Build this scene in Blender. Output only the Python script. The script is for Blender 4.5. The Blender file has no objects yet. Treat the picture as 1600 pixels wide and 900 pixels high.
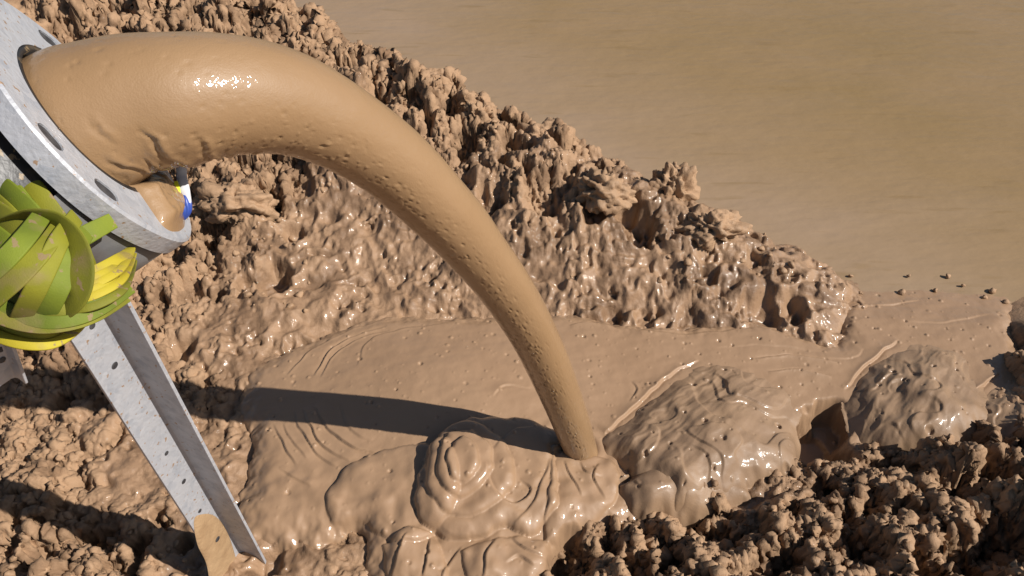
import bpy, bmesh, math, random
import numpy as np
from mathutils import Vector, Matrix

random.seed(4)
scene = bpy.context.scene
COL = scene.collection

# ------------------------------------------------------------------ camera, sky, sun, exposure
CAM_H, PITCH, FPX = 2.2, math.radians(44), 1300.0
cam_d = bpy.data.cameras.new('camera')
cam_d.sensor_width = 36.0
cam_d.lens = FPX / 1600 * 36
cam_d.clip_start, cam_d.clip_end = 0.05, 500
cam = bpy.data.objects.new('camera', cam_d)
COL.objects.link(cam)
cam.location = (0, 0, CAM_H)
cam.rotation_euler = (math.pi / 2 - PITCH, 0, 0)
scene.camera = cam

SUN_AZ, SUN_EL = math.radians(-18), math.radians(41)
SUN = Vector((math.cos(SUN_AZ) * math.cos(SUN_EL), math.sin(SUN_AZ) * math.cos(SUN_EL), math.sin(SUN_EL)))
world = bpy.data.worlds.new('World')
scene.world = world
world.use_nodes = True
wn = world.node_tree
bg = wn.nodes['Background']
sky = wn.nodes.new('ShaderNodeTexSky')
sky.sky_type = 'NISHITA'
sky.sun_disc = False
sky.sun_elevation = SUN_EL
sky.sun_rotation = math.pi / 2 - SUN_AZ
wn.links.new(sky.outputs[0], bg.inputs[0])
bg.inputs[1].default_value = 0.05
sun_d = bpy.data.lights.new('sun', 'SUN')
sun_d.energy = 5.0
sun_d.angle = math.radians(0.5)
sun_d.color = (1.0, 0.95, 0.88)
sun = bpy.data.objects.new('sun', sun_d)
COL.objects.link(sun)
sun.location = SUN * 20
sun.rotation_euler = SUN.to_track_quat('Z', 'Y').to_euler()
scene.cycles.diffuse_bounces = 1
scene.view_settings.view_transform = 'Standard'
scene.view_settings.look = 'None'
scene.view_settings.exposure = 0.34
scene.view_settings.gamma = 1.0

# ------------------------------------------------------------------ surveying helpers
CF = np.array([0, math.cos(PITCH), -math.sin(PITCH)])
CU = np.array([0, math.sin(PITCH), math.cos(PITCH)])
CR = np.array([1.0, 0, 0])
CC = np.array([0, 0, CAM_H])


def ray(px, py):
    return CF + CR * (px - 800) / FPX - CU * (py - 450) / FPX


def G(px, py, z=0.0):
    d = ray(px, py)
    return CC + d * (z - CAM_H) / d[2]


def at(px, py, dep):
    return CC + ray(px, py) * dep


def tag(o, label=None, cat=None, group=None, kind=None):
    if label: o['label'] = label
    if cat: o['category'] = cat
    if group: o['group'] = group
    if kind: o['kind'] = kind
    return o


def empty(name, loc):
    o = bpy.data.objects.new(name, None)
    o.empty_display_size = 0.1
    o.location = loc
    COL.objects.link(o)
    return o


def mesh_obj(name, verts, faces, mat, parent=None, smooth=True):
    me = bpy.data.meshes.new(name)
    verts = np.asarray(verts, np.float32)
    faces = np.asarray(faces, np.int32)
    if parent is not None:
        verts = verts - np.array(parent['_o'] if '_o' in parent else (0, 0, 0), np.float32)
    nv, nf, k = len(verts), len(faces), faces.shape[1]
    me.vertices.add(nv)
    me.vertices.foreach_set('co', verts.ravel())
    me.loops.add(nf * k)
    me.loops.foreach_set('vertex_index', faces.ravel())
    me.polygons.add(nf)
    me.polygons.foreach_set('loop_start', np.arange(0, nf * k, k, dtype=np.int32))
    if smooth:
        me.polygons.foreach_set('use_smooth', np.ones(nf, bool))
    me.update(calc_edges=True)
    me.validate()
    me.materials.append(mat)
    o = bpy.data.objects.new(name, me)
    COL.objects.link(o)
    if parent is not None:
        o.parent = parent
    return o


def root(name, loc):
    o = empty(name, loc)
    o['_o'] = [float(c) for c in loc]
    return o


# ------------------------------------------------------------------ noise in numpy
def _hash(ix, iy, seed):
    h = (ix.astype(np.int64) * 374761393 + iy.astype(np.int64) * 668265263 + seed * 974634777) & 0xFFFFFFFF
    h = ((h ^ (h >> 13)) * 1274126177) & 0xFFFFFFFF
    h = ((h ^ (h >> 16)) * 2246822519) & 0xFFFFFFFF
    h = h ^ (h >> 15)
    return (h & 0xFFFFFF) / float(0x1000000)


def vnoise(x, y, seed=0):
    ix, iy = np.floor(x), np.floor(y)
    fx, fy = x - ix, y - iy
    ix, iy = ix.astype(np.int64), iy.astype(np.int64)
    u = fx * fx * fx * (fx * (fx * 6 - 15) + 10)
    v = fy * fy * fy * (fy * (fy * 6 - 15) + 10)

    def g(dx, dy):
        a = _hash(ix + dx, iy + dy, seed) * 2 * np.pi
        return np.cos(a) * (fx - dx) + np.sin(a) * (fy - dy)
    a = g(0, 0) + u * (g(1, 0) - g(0, 0))
    b = g(0, 1) + u * (g(1, 1) - g(0, 1))
    return (a + v * (b - a)) * 1.5


def fbm(x, y, seed=0, octv=4, gain=0.5):
    s, a, t = 0, 1.0, 0
    for k in range(octv):
        s = s + a * vnoise(x, y, seed + 17 * k)
        t += a
        a *= gain
        x, y = x * 2.03 + 5.3, y * 2.03 - 3.1
    return s / t


def domes(x, y, scale, seed, rmin=0.35, rmax=0.75, dens=1.0, sharp=0.5):
    """highest of random domes on a jittered lattice: 0..1"""
    x, y = x / scale, y / scale
    ix, iy = np.floor(x).astype(np.int64), np.floor(y).astype(np.int64)
    out = np.zeros_like(x)
    for dx in (-1, 0, 1):
        for dy in (-1, 0, 1):
            cx, cy = ix + dx, iy + dy
            a = _hash(cx, cy, seed)
            b = _hash(cx, cy, seed + 1)
            c = _hash(cx, cy, seed + 2)
            e = _hash(cx, cy, seed + 3)
            r = rmin + (rmax - rmin) * c
            d2 = ((x - cx - a) ** 2 + (y - cy - b) ** 2) / (r * r)
            hh = np.where(e < dens, 0.45 + 0.55 * _hash(cx, cy, seed + 4), 0)
            out = np.maximum(out, hh * np.clip(1 - d2, 0, 1) ** sharp)
    return out


def _hash3(ix, iy, iz, seed):
    return _hash(ix + iz * 7919, iy - iz * 104729, seed)


def domes3(x, y, z, scale, seed, rmin=0.3, rmax=0.7, dens=1.0, sharp=0.5):
    x, y, z = x / scale, y / scale, z / scale
    ix, iy, iz = (np.floor(q).astype(np.int64) for q in (x, y, z))
    out = np.zeros_like(x)
    for dx in (-1, 0, 1):
        for dy in (-1, 0, 1):
            for dz in (-1, 0, 1):
                cx, cy, cz = ix + dx, iy + dy, iz + dz
                a = _hash3(cx, cy, cz, seed)
                b = (a * 977.0) % 1.0
                c = (a * 7919.0) % 1.0
                e = (a * 104729.0) % 1.0
                r = rmin + (rmax - rmin) * e
                d2 = ((x - cx - a) ** 2 + (y - cy - b) ** 2 + (z - cz - c) ** 2) / (r * r)
                hh = np.where((a * 331.0) % 1.0 < dens, 0.5 + 0.5 * ((a * 53.0) % 1.0), 0)
                out = np.maximum(out, hh * np.clip(1 - d2, 0, 1) ** sharp)
    return out


def worley2(x, y, scale, seed):
    x, y = x / scale, y / scale
    ix, iy = np.floor(x).astype(np.int64), np.floor(y).astype(np.int64)
    f1 = np.full_like(x, 9.0)
    f2 = np.full_like(x, 9.0)
    rid = np.zeros_like(x)
    for dx in (-1, 0, 1):
        for dy in (-1, 0, 1):
            cx, cy = ix + dx, iy + dy
            d = np.hypot(x - cx - _hash(cx, cy, seed), y - cy - _hash(cx, cy, seed + 1))
            near = d < f1
            f2 = np.where(near, f1, np.minimum(f2, d))
            rid = np.where(near, _hash(cx, cy, seed + 2), rid)
            f1 = np.where(near, d, f1)
    return f1, f2, rid


def sstep(a, b, x):
    t = np.clip((x - a) / (b - a), 0, 1)
    return t * t * (3 - 2 * t)


def poly_sd(x, y, P):
    """signed distance to a closed polygon, inside positive"""
    P = np.asarray(P)[:, :2]
    d = np.full(x.shape, 1e9)
    ins = np.zeros(x.shape, bool)
    n = len(P)
    for i in range(n):
        ax, ay = P[i]
        bx, by = P[(i + 1) % n]
        ex, ey = bx - ax, by - ay
        t = np.clip(((x - ax) * ex + (y - ay) * ey) / (ex * ex + ey * ey + 1e-12), 0, 1)
        d = np.minimum(d, (x - ax - t * ex) ** 2 + (y - ay - t * ey) ** 2)
        c = ((ay > y) != (by > y)) & (x < (bx - ax) * (y - ay) / (by - ay + 1e-15) + ax)
        ins ^= c
    d = np.sqrt(d)
    return np.where(ins, d, -d)


def smooth_line(P, n=6, closed=False):
    P = [np.asarray(p, float) for p in P]
    m = len(P)
    out = []
    rng = range(m if closed else m - 1)
    for i in rng:
        if closed:
            p0, p1, p2, p3 = P[(i - 1) % m], P[i], P[(i + 1) % m], P[(i + 2) % m]
        else:
            p0, p1, p2, p3 = P[max(i - 1, 0)], P[i], P[i + 1], P[min(i + 2, m - 1)]
        for k in range(n):
            t = k / n
            out.append(0.5 * ((2 * p1) + (p2 - p0) * t + (2 * p0 - 5 * p1 + 4 * p2 - p3) * t * t + (3 * p1 - p0 - 3 * p2 + p3) * t ** 3))
    if not closed:
        out.append(P[-1])
    return np.array(out)


def rbf(pts, vals):
    pts = np.asarray(pts, float)
    vals = np.asarray(vals, float)
    n = len(pts)
    K = np.hypot(pts[:, None, 0] - pts[None, :, 0], pts[:, None, 1] - pts[None, :, 1])
    A = np.zeros((n + 1, n + 1))
    A[:n, :n] = K - np.eye(n) * 0.02
    A[:n, n] = 1
    A[n, :n] = 1
    w = np.linalg.solve(A, np.append(vals, 0))

    def f(x, y):
        s = np.full(x.shape, w[n])
        for i in range(n):
            s = s + w[i] * np.hypot(x - pts[i, 0], y - pts[i, 1])
        return s
    return f


def shepard(pts, vals, p=3.0):
    pts = np.asarray(pts, float)

    def f(x, y):
        sw, s = 0, 0
        for i in range(len(pts)):
            w = 1 / (((x - pts[i, 0]) ** 2 + (y - pts[i, 1]) ** 2) ** (p / 2) + 1e-4)
            sw = sw + w
            s = s + w * vals[i]
        return s / sw
    return f


# ------------------------------------------------------------------ materials
def new_mat(name):
    m = bpy.data.materials.new(name)
    m.use_nodes = True
    nt = m.node_tree
    return m, nt, nt.nodes['Principled BSDF']


def node(nt, kind, **kw):
    n = nt.nodes.new(kind)
    for k, v in kw.items():
        if k in n.inputs:
            n.inputs[k].default_value = v
        else:
            setattr(n, k, v)
    return n


def coords(nt, scale=(1, 1, 1)):
    tc = node(nt, 'ShaderNodeTexCoord')
    mp = node(nt, 'ShaderNodeMapping')
    mp.inputs['Scale'].default_value = scale
    nt.links.new(tc.outputs['Object'], mp.inputs['Vector'])
    return mp.outputs[0]


def mixcol(nt, fac, a, b):
    m = node(nt, 'ShaderNodeMix', data_type='RGBA')
    if hasattr(fac, 'links'):
        nt.links.new(fac, m.inputs[0])
    else:
        m.inputs[0].default_value = fac
    for s, v in ((6, a), (7, b)):
        if hasattr(v, 'links'):
            nt.links.new(v, m.inputs[s])
        else:
            m.inputs[s].default_value = (*v, 1)
    return m.outputs[2]


def ramp(nt, src, lo, hi, vlo=0.0, vhi=1.0):
    r = node(nt, 'ShaderNodeMapRange')
    r.inputs[1].default_value, r.inputs[2].default_value = lo, hi
    r.inputs[3].default_value, r.inputs[4].default_value = vlo, vhi
    nt.links.new(src, r.inputs[0])
    return r.outputs[0]


def bump_chain(nt, bs, layers, vec):
    prev = None
    for scale, dist, detail in layers:
        t = node(nt, 'ShaderNodeTexNoise', Scale=scale, Detail=detail)
        nt.links.new(vec, t.inputs['Vector'])
        b = node(nt, 'ShaderNodeBump', Strength=1.0, Distance=dist)
        nt.links.new(t.outputs[0], b.inputs['Height'])
        if prev is not None:
            nt.links.new(prev.outputs[0], b.inputs['Normal'])
        prev = b
    nt.links.new(prev.outputs[0], bs.inputs['Normal'])


def gloss(nt, bs, v, weight, rough, scale, dist):
    """a thin film of water over the mud, broken up by grit"""
    bs.inputs['Coat Weight'].default_value = weight
    bs.inputs['Coat Roughness'].default_value = rough
    bs.inputs['Coat IOR'].default_value = 1.33
    t = node(nt, 'ShaderNodeTexNoise', Scale=scale, Detail=3.0)
    nt.links.new(v, t.inputs['Vector'])
    b = node(nt, 'ShaderNodeBump', Strength=1.0, Distance=dist)
    nt.links.new(t.outputs[0], b.inputs['Height'])
    nt.links.new(b.outputs[0], bs.inputs['Coat Normal'])


def mud_material(name, dry, wet, rough_dry, rough_wet, bumps, attr=None, cscale=9, ior=1.4, coat=None, damp=None):
    m, nt, bs = new_mat(name)
    v = coords(nt)
    t = node(nt, 'ShaderNodeTexNoise', Scale=cscale, Detail=6.0)
    nt.links.new(v, t.inputs['Vector'])
    if attr:
        a = node(nt, 'ShaderNodeAttribute', attribute_name=attr)
        fac = a.outputs['Fac']
        add = node(nt, 'ShaderNodeMath', operation='ADD')
        nt.links.new(fac, add.inputs[0])
        nt.links.new(ramp(nt, t.outputs[0], 0.35, 0.65, -0.25, 0.25), add.inputs[1])
        add.use_clamp = True
        fac = add.outputs[0]
    else:
        fac = ramp(nt, t.outputs[0], 0.35, 0.65)
    col = mixcol(nt, fac, dry, wet)
    if damp:
        dn = node(nt, 'ShaderNodeTexNoise', Scale=7.0, Detail=7.0)
        dn.inputs['Roughness'].default_value = 0.65
        nt.links.new(v, dn.inputs['Vector'])
        col = mixcol(nt, ramp(nt, dn.outputs[0], 0.46, 0.60, 0.0, 0.9), col, damp)
    nt.links.new(col, bs.inputs['Base Color'])
    nt.links.new(ramp(nt, fac, 0, 1, rough_dry, rough_wet), bs.inputs['Roughness'])
    bs.inputs['IOR'].default_value = ior
    if coat:
        gloss(nt, bs, v, *coat)
        if attr:
            nt.links.new(ramp(nt, fac, .2, 1, 0, coat[0]), bs.inputs['Coat Weight'])
    bump_chain(nt, bs, bumps, v)
    return m


M_GROUND = mud_material('crumbly_mud', (0.325, 0.202, 0.117), (0.285, 0.174, 0.100), 0.85, 0.55,
                        [(240, 0.0012, 4.0), (90, 0.002, 2.0)], attr='wet', coat=(.6, .08, 110, .0012), damp=(0.175, 0.103, 0.057))
M_POOL = mud_material('wet_mud', (0.285, 0.175, 0.100), (0.302, 0.189, 0.111), 0.6, 0.5,
                      [(190, 0.0003, 2.0), (30, 0.0008, 2.0)], cscale=4, coat=(.85, .07, 50, .0018))
M_HEAP = mud_material('slumped_mud', (0.225, 0.143, 0.086), (0.27, 0.172, 0.102), 0.6, 0.5,
                      [(190, 0.0004, 2.0), (40, 0.0012, 2.0)], cscale=6, coat=(.45, .14, 60, .0016))
M_STREAM = mud_material('pouring_mud', (0.257, 0.154, 0.074), (0.275, 0.168, 0.085), 0.6, 0.5,
                        [(330, 0.0004, 2.0), (70, 0.0005, 2.0)], cscale=5, coat=(.8, .06, 55, .0026))
M_CLOD = mud_material('clod_mud', (0.345, 0.216, 0.126), (0.29, 0.18, 0.103), 0.8, 0.6,
                      [(240, 0.0012, 4.0), (90, 0.002, 2.0)], cscale=14)


def water_material():
    m, nt, bs = new_mat('muddy_water')
    v = coords(nt, (1, 2.2, 1))
    t = node(nt, 'ShaderNodeTexNoise', Scale=0.8, Detail=4.0)
    nt.links.new(v, t.inputs['Vector'])
    col = mixcol(nt, ramp(nt, t.outputs[0], 0.3, 0.7), (0.226, 0.150, 0.069), (0.255, 0.170, 0.089))
    # pale sky reflection along the bank, painted into the water colour
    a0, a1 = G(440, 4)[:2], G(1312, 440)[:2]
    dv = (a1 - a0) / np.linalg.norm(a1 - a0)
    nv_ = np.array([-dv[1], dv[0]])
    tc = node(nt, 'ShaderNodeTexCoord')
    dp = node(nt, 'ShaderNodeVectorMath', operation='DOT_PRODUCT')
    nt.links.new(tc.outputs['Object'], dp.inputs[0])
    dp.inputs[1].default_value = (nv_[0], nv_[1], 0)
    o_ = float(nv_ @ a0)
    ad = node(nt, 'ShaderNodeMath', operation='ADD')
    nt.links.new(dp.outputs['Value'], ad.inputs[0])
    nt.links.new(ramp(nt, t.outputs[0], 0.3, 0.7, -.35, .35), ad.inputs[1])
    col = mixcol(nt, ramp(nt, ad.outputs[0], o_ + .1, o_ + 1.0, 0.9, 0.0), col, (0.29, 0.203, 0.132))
    st_ = node(nt, 'ShaderNodeTexNoise', Scale=1.0, Detail=3.0)  # ripple shading painted in as dark streaks of colour
    nt.links.new(coords(nt, (2.6, 15, 1)), st_.inputs['Vector'])
    col = mixcol(nt, ramp(nt, st_.outputs[0], 0.61, 0.72, 0.0, 0.42), col, (0.19, 0.122, 0.052))
    nt.links.new(col, bs.inputs['Base Color'])
    bs.inputs['Roughness'].default_value = 0.16
    bs.inputs['IOR'].default_value = 1.33
    bump_chain(nt, bs, [(3, 0.010, 2.0), (14, 0.003, 2.0)], v)
    return m


def steel_material(name, mud_top=None):
    m, nt, bs = new_mat(name)
    v = coords(nt)
    t = node(nt, 'ShaderNodeTexVoronoi', Scale=70.0)
    nt.links.new(v, t.inputs['Vector'])
    t2 = node(nt, 'ShaderNodeTexNoise', Scale=28.0, Detail=5.0)
    nt.links.new(v, t2.inputs['Vector'])
    sp = node(nt, 'ShaderNodeSeparateColor')
    nt.links.new(t.outputs['Color'], sp.inputs[0])
    f = node(nt, 'ShaderNodeMath', operation='MULTIPLY')
    nt.links.new(sp.outputs[0], f.inputs[0])
    nt.links.new(ramp(nt, t2.outputs[0], 0.35, 0.65), f.inputs[1])
    col = mixcol(nt, f.outputs[0], (0.41, 0.415, 0.44), (0.30, 0.315, 0.35))
    spots = node(nt, 'ShaderNodeTexNoise', Scale=85.0, Detail=3.0)
    nt.links.new(v, spots.inputs['Vector'])
    sf = ramp(nt, spots.outputs[0], 0.65, 0.68)
    col = mixcol(nt, sf, col, (0.30, 0.20, 0.13))
    if mud_top is not None:          # dried splash caked over one end of the part
        g = node(nt, 'ShaderNodeTexCoord')
        sx = node(nt, 'ShaderNodeVectorMath', operation='DOT_PRODUCT')
        nt.links.new(g.outputs['Object'], sx.inputs[0])
        sx.inputs[1].default_value = mud_top[0]
        nn = node(nt, 'ShaderNodeTexNoise', Scale=22.0, Detail=5.0)
        nt.links.new(v, nn.inputs['Vector'])
        ad = node(nt, 'ShaderNodeMath', operation='ADD')
        nt.links.new(sx.outputs['Value'], ad.inputs[0])
        nt.links.new(ramp(nt, nn.outputs[0], 0.3, 0.7, -mud_top[2], mud_top[2]), ad.inputs[1])
        mf = ramp(nt, ad.outputs[0], mud_top[1], mud_top[1] + 0.004)
        col = mixcol(nt, mf, col, (0.34, 0.22, 0.13))
        inv = node(nt, 'ShaderNodeMath', operation='MULTIPLY_ADD')
        nt.links.new(mf, inv.inputs[0])
        inv.inputs[1].default_value, inv.inputs[2].default_value = -0.2, 0.2
        nt.links.new(inv.outputs[0], bs.inputs['Metallic'])
    else:
        bs.inputs['Metallic'].default_value = 0.2
    nt.links.new(col, bs.inputs['Base Color'])
    nt.links.new(ramp(nt, t2.outputs[0], 0.3, 0.7, 0.38, 0.58), bs.inputs['Roughness'])
    bump_chain(nt, bs, [(120, 0.0012, 3.0), (30, 0.0015, 2.0)], v)
    return m


def plain(name, c, rough, metal=0.0, bumps=None, c2=None, cs=20, splash=False):
    m, nt, bs = new_mat(name)
    v = coords(nt)
    t = node(nt, 'ShaderNodeTexNoise', Scale=cs, Detail=4.0)
    nt.links.new(v, t.inputs['Vector'])
    c2 = c2 or tuple(k * 0.8 for k in c)
    col = mixcol(nt, ramp(nt, t.outputs[0], 0.35, 0.65), c, c2)
    if splash:                      # dried spatter and grime
        for sc_, lo, hi, k_ in ((60, .63, .66, .9), (16, .56, .68, .55)):
            sp = node(nt, 'ShaderNodeTexNoise', Scale=sc_, Detail=4.0)
            nt.links.new(v, sp.inputs['Vector'])
            col = mixcol(nt, ramp(nt, sp.outputs[0], lo, hi, 0, k_), col, (0.22, 0.15, 0.075))
    nt.links.new(col, bs.inputs['Base Color'])
    bs.inputs['Roughness'].default_value = rough
    bs.inputs['Metallic'].default_value = metal
    bump_chain(nt, bs, bumps or [(90, 0.0006, 3.0)], v)
    return m


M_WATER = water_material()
M_RUBBER = plain('black_rubber', (0.018, 0.018, 0.02), 0.42, splash=True)
M_BOUNCE = plain('grey_bounce', (0.16, 0.16, 0.165), 0.45, 0.2, c2=(0.13, 0.125, 0.125))  # ground light bounced onto the hose, painted as plain grey
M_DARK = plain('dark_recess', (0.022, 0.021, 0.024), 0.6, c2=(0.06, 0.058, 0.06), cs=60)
M_SLING_SHADE = plain('shaded_green_webbing', (0.150, 0.185, 0.008), 0.75, c2=(0.095, 0.125, 0.007), cs=14, bumps=[(500, 0.0003, 2.0)], splash=True)  # webbing in shade, the shade painted in as darker green
M_SLING_SHADE_O = plain('shaded_olive_webbing', (0.20, 0.195, 0.008), 0.75, c2=(0.125, 0.125, 0.007), cs=14, bumps=[(500, 0.0003, 2.0)], splash=True)  # olive copy of the webbing, shade painted into its colour
M_SLING_LIT = plain('sunlit_yellow_webbing', (0.40, 0.34, 0.018), 0.72, c2=(0.38, 0.30, 0.015), cs=14, bumps=[(500, 0.0003, 2.0)], splash=True)  # same webbing in sun, the sunlight painted in as brighter yellow
M_BLUE = plain('blue_plastic', (0.02, 0.05, 0.26), 0.35, c2=(0.03, 0.07, 0.32))
M_WHITE = plain('white_plastic', (0.66, 0.66, 0.70), 0.4)
M_YEL = plain('bright_yellow', (0.75, 0.72, 0.03), 0.45)

# ------------------------------------------------------------------ ground
crest_px = [(60, -230, .50), (300, -90, .47), (440, 4, .44), (560, 66, .42), (620, 98, .42), (700, 140, .38), (760, 168, .35), (850, 212, .32),
            (900, 232, .30), (985, 286, .24), (1045, 300, .23), (1100, 340, .19), (1180, 388, .13), (1250, 416, .09), (1312, 440, .05)]
ctl = list(crest_px)
ctl += [(400, 300, .19), (300, 330, .15), (600, 350, .13), (450, 450, .08), (250, 450, .09), (200, 560, .07), (700, 430, .08),
        (900, 400, .13), (1100, 460, .07), (1220, 480, .06), (1290, 500, .03), (420, 575, .04), (520, 525, .035), (0, 300, .2), (100, 150, .32), (250, 30, .42), (500, 150, .3),
        (720, 250, .22), (620, 500, .025), (780, 495, .02), (900, 487, .015), (1000, 502, .01), (1150, 500, .01), (1300, 532, 0),
        (50, 560, .06), (50, 650, .05), (50, 720, .05), (50, 850, .07), (200, 700, .045), (300, 600, .05), (380, 690, .03), (350, 880, .01), (250, 860, .05),
        (450, 870, .02), (560, 850, .015), (-200, 600, .1), (-200, 850, .1), (-250, 350, .25), (300, 1000, .03), (700, 1000, .0), (1100, 1000, .1), (1600, 1000, .22),
        (500, 650, -.04), (700, 600, -.05), (900, 600, -.05), (1100, 550, -.05), (1250, 600, -.05), (1450, 520, -.06), (700, 780, -.03), (550, 780, -.01), (800, 860, -.03), (900, 720, -.04),
        (900, 90, -.4), (1400, 100, -.4), (1250, 270, -.3), (1420, 390, -.14), (1580, 380, -.14), (1420, 450, -.07),
        (1000, 850, .08), (1100, 845, .11), (1120, 800, .04), (1200, 800, .07), (1300, 765, .06), (1400, 715, .04), (1400, 850, .19), (1550, 700, .10), (1595, 590, .05), (1597, 515, .05), (1700, 560, .15),
        (1590, 880, .22), (900, 885, .03), (1280, 690, -.03), (1180, 700, -.04), (1340, 650, .0), (1030, 700, -.04), (1450, 620, -.05), (1480, 480, -.06), (1535, 540, -.05), (1515, 610, -.05), (1390, 650, -.05), (1330, 670, -.06), (1480, 670, -.01), (1800, 800, .3), (1800, 450, .0)]
cp = [G(*c)[:2] for c in ctl]
cv = [c[2] for c in ctl]
for c in crest_px:      # the back of the bank falls to the pond bed
    g = G(*c)
    cp.append((g[0] + 0.30, g[1] + 0.42)); cv.append(-0.22)
    cp.append((g[0] + 0.7, g[1] + 0.9)); cv.append(-0.4)
for x, y, z in [(-4, 1, .2), (-4, 4, .6), (0, -1, .1), (3, 0.5, .25), (5, 3, -.2), (4, 7, -.4), (-3, 8, -.4), (0, 9, -.4), (-3, -1, .2)]:
    cp.append((x, y)); cv.append(z)
macro = rbf(cp, cv)

def coarse(f, x0=-4.0, x1=4.0, y0=-1.6, y1=10.0, st=0.03):
    gx_, gy_ = np.arange(x0, x1 + st, st), np.arange(y0, y1 + st, st)
    A, B = np.meshgrid(gx_, gy_)
    T = f(A, B)

    def g(x, y):
        u = np.clip((np.asarray(x) - x0) / st, 0, len(gx_) - 1.001)
        v = np.clip((np.asarray(y) - y0) / st, 0, len(gy_) - 1.001)
        i, j = u.astype(int), v.astype(int)
        a, b = u - i, v - j
        return (T[j, i] * (1 - a) + T[j, i + 1] * a) * (1 - b) + (T[j + 1, i] * (1 - a) + T[j + 1, i + 1] * a) * b
    return g


macro = coarse(macro)
# how rough (m of relief), how sloppy (0 crumbly .. 1 smeared wet) the surface is
rg = [(200, 30, 1.35, 0), (450, 60, 1.35, 0), (600, 110, 1.35, 0), (760, 190, 1.35, .05), (900, 250, .8, .35), (1050, 300, .7, .5), (1000, 400, .7, .75), (1200, 450, .6, .8), (1290, 480, .55, .8),
      (700, 250, .9, .1), (850, 330, .8, .5), (950, 470, .6, .95), (400, 300, .9, .05), (300, 280, .9, .05), (280, 380, .95, 0), (450, 400, .6, .7), (600, 370, .55, .85), (600, 450, .45, .9), (700, 430, .55, .85), (750, 480, .45, .9),
      (450, 500, .45, .95), (400, 550, .4, .9), (230, 460, .7, .15), (320, 520, .6, .6), (200, 560, .6, .05), (80, 590, .6, .05), (300, 620, .5, .2), (60, 680, .5, .05), (200, 720, .35, .7), (150, 660, .45, .4), (300, 750, .35, .6), (380, 740, .4, .8),
      (100, 750, .5, .2), (60, 850, .75, 0), (200, 870, .7, .1), (300, 860, .4, .7), (430, 870, .4, .8), (530, 860, .45, .5),
      (900, 860, .7, .3), (1000, 860, .8, .1), (1150, 840, .8, .1), (1180, 770, .5, .6), (1300, 780, .75, .1), (1400, 710, .7, 0), (1400, 850, .9, 0), (1350, 660, .4, .5), (1480, 600, .3, .9), (1500, 500, .3, .9), (1440, 470, .2, 1), (1550, 700, .9, 0), (1580, 540, .7, .2), (1580, 870, .9, 0)]
rp = [G(a, b, 0.05)[:2] for a, b, _, _ in rg]
f_amp = coarse(shepard(rp, [r[2] for r in rg]))
f_slop = coarse(shepard(rp, [r[3] for r in rg]))


def chunks(x, y, scale, seed, crev=0.10, tilt=1.1):
    """broken-earth facets: every cell its own height and tilt, dark crevices between"""
    x, y = x / scale, y / scale
    ix, iy = np.floor(x).astype(np.int64), np.floor(y).astype(np.int64)
    f1 = np.full_like(x, 9.0)
    f2 = np.full_like(x, 9.0)
    h = np.zeros_like(x)
    for dx in (-1, 0, 1):
        for dy in (-1, 0, 1):
            cx, cy = ix + dx, iy + dy
            ox = x - cx - _hash(cx, cy, seed)
            oy = y - cy - _hash(cx, cy, seed + 1)
            d = np.hypot(ox, oy)
            near = d < f1
            f2 = np.where(near, f1, np.minimum(f2, d))
            hh = _hash(cx, cy, seed + 2) + tilt * ((_hash(cx, cy, seed + 3) - .5) * ox + (_hash(cx, cy, seed + 4) - .5) * oy) * 2
            h = np.where(near, hh, h)
            f1 = np.where(near, d, f1)
    return h - 0.9 * np.exp(-((f2 - f1) / crev)) - 0.35 * f1 * f1


HOLES = [(330, 355, 30, .10), (350, 322, 16, .07), (420, 310, 22, .10), (405, 330, 14, .08), (265, 405, 30, .11), (425, 432, 28, .09), (300, 455, 22, .09), (240, 340, 20, .08), (285, 540, 16, .06), (250, 470, 14, .06),
         (470, 285, 22, .07), (600, 122, 34, .12), (640, 150, 26, .11), (700, 165, 26, .12), (725, 205, 24, .11), (770, 165, 20, .08), (850, 300, 34, .10), (800, 215, 22, .09), (880, 280, 20, .07), (980, 322, 22, .11), (1000, 345, 26, .11), (930, 330, 20, .07), (760, 310, 18, .06),
         (100, 50, 30, .12), (40, 30, 26, .1), (160, 30, 26, .10), (200, 65, 22, .09), (300, 30, 22, .09), (400, 30, 22, .09), (90, 90, 24, .1), (480, 60, 20, .08), (540, 95, 20, .09), (350, 55, 18, .08),
         (1200, 478, 26, .06), (1240, 478, 22, .06), (1170, 475, 16, .05), (960, 490, 16, .05), (1010, 495, 15, .04), (1110, 425, 12, .04), (1180, 395, 12, .04),
         (1280, 690, 40, .14), (1300, 665, 30, .12), (1255, 705, 26, .10), (1395, 655, 24, .10), (1500, 690, 30, .11), (1470, 650, 20, .08), (1560, 665, 22, .1), (1580, 745, 36, .14), (1500, 760, 30, .13), (1380, 790, 26, .10), (1370, 860, 34, .12),
         (1590, 830, 44, .16), (1530, 870, 40, .15), (1450, 880, 24, .1), (1290, 760, 20, .08), (1130, 835, 32, .11), (1090, 800, 18, .07), (1020, 835, 24, .08), (960, 850, 30, .10), (900, 868, 34, .11), (1000, 885, 26, .1), (1240, 800, 18, .07), (1230, 870, 26, .1), (880, 892, 26, .08), (1320, 710, 18, .09),
         (1420, 730, 18, .07), (1330, 800, 18, .07), (1565, 590, 20, .1), (1590, 540, 20, .1), (1570, 520, 14, .06), (60, 870, 24, .09), (150, 840, 16, .06), (20, 850, 16, .06), (205, 885, 18, .06), (420, 880, 22, .05), (95, 620, 18, .05), (160, 625, 16, .05)]
_r = np.random.default_rng(21)
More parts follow.
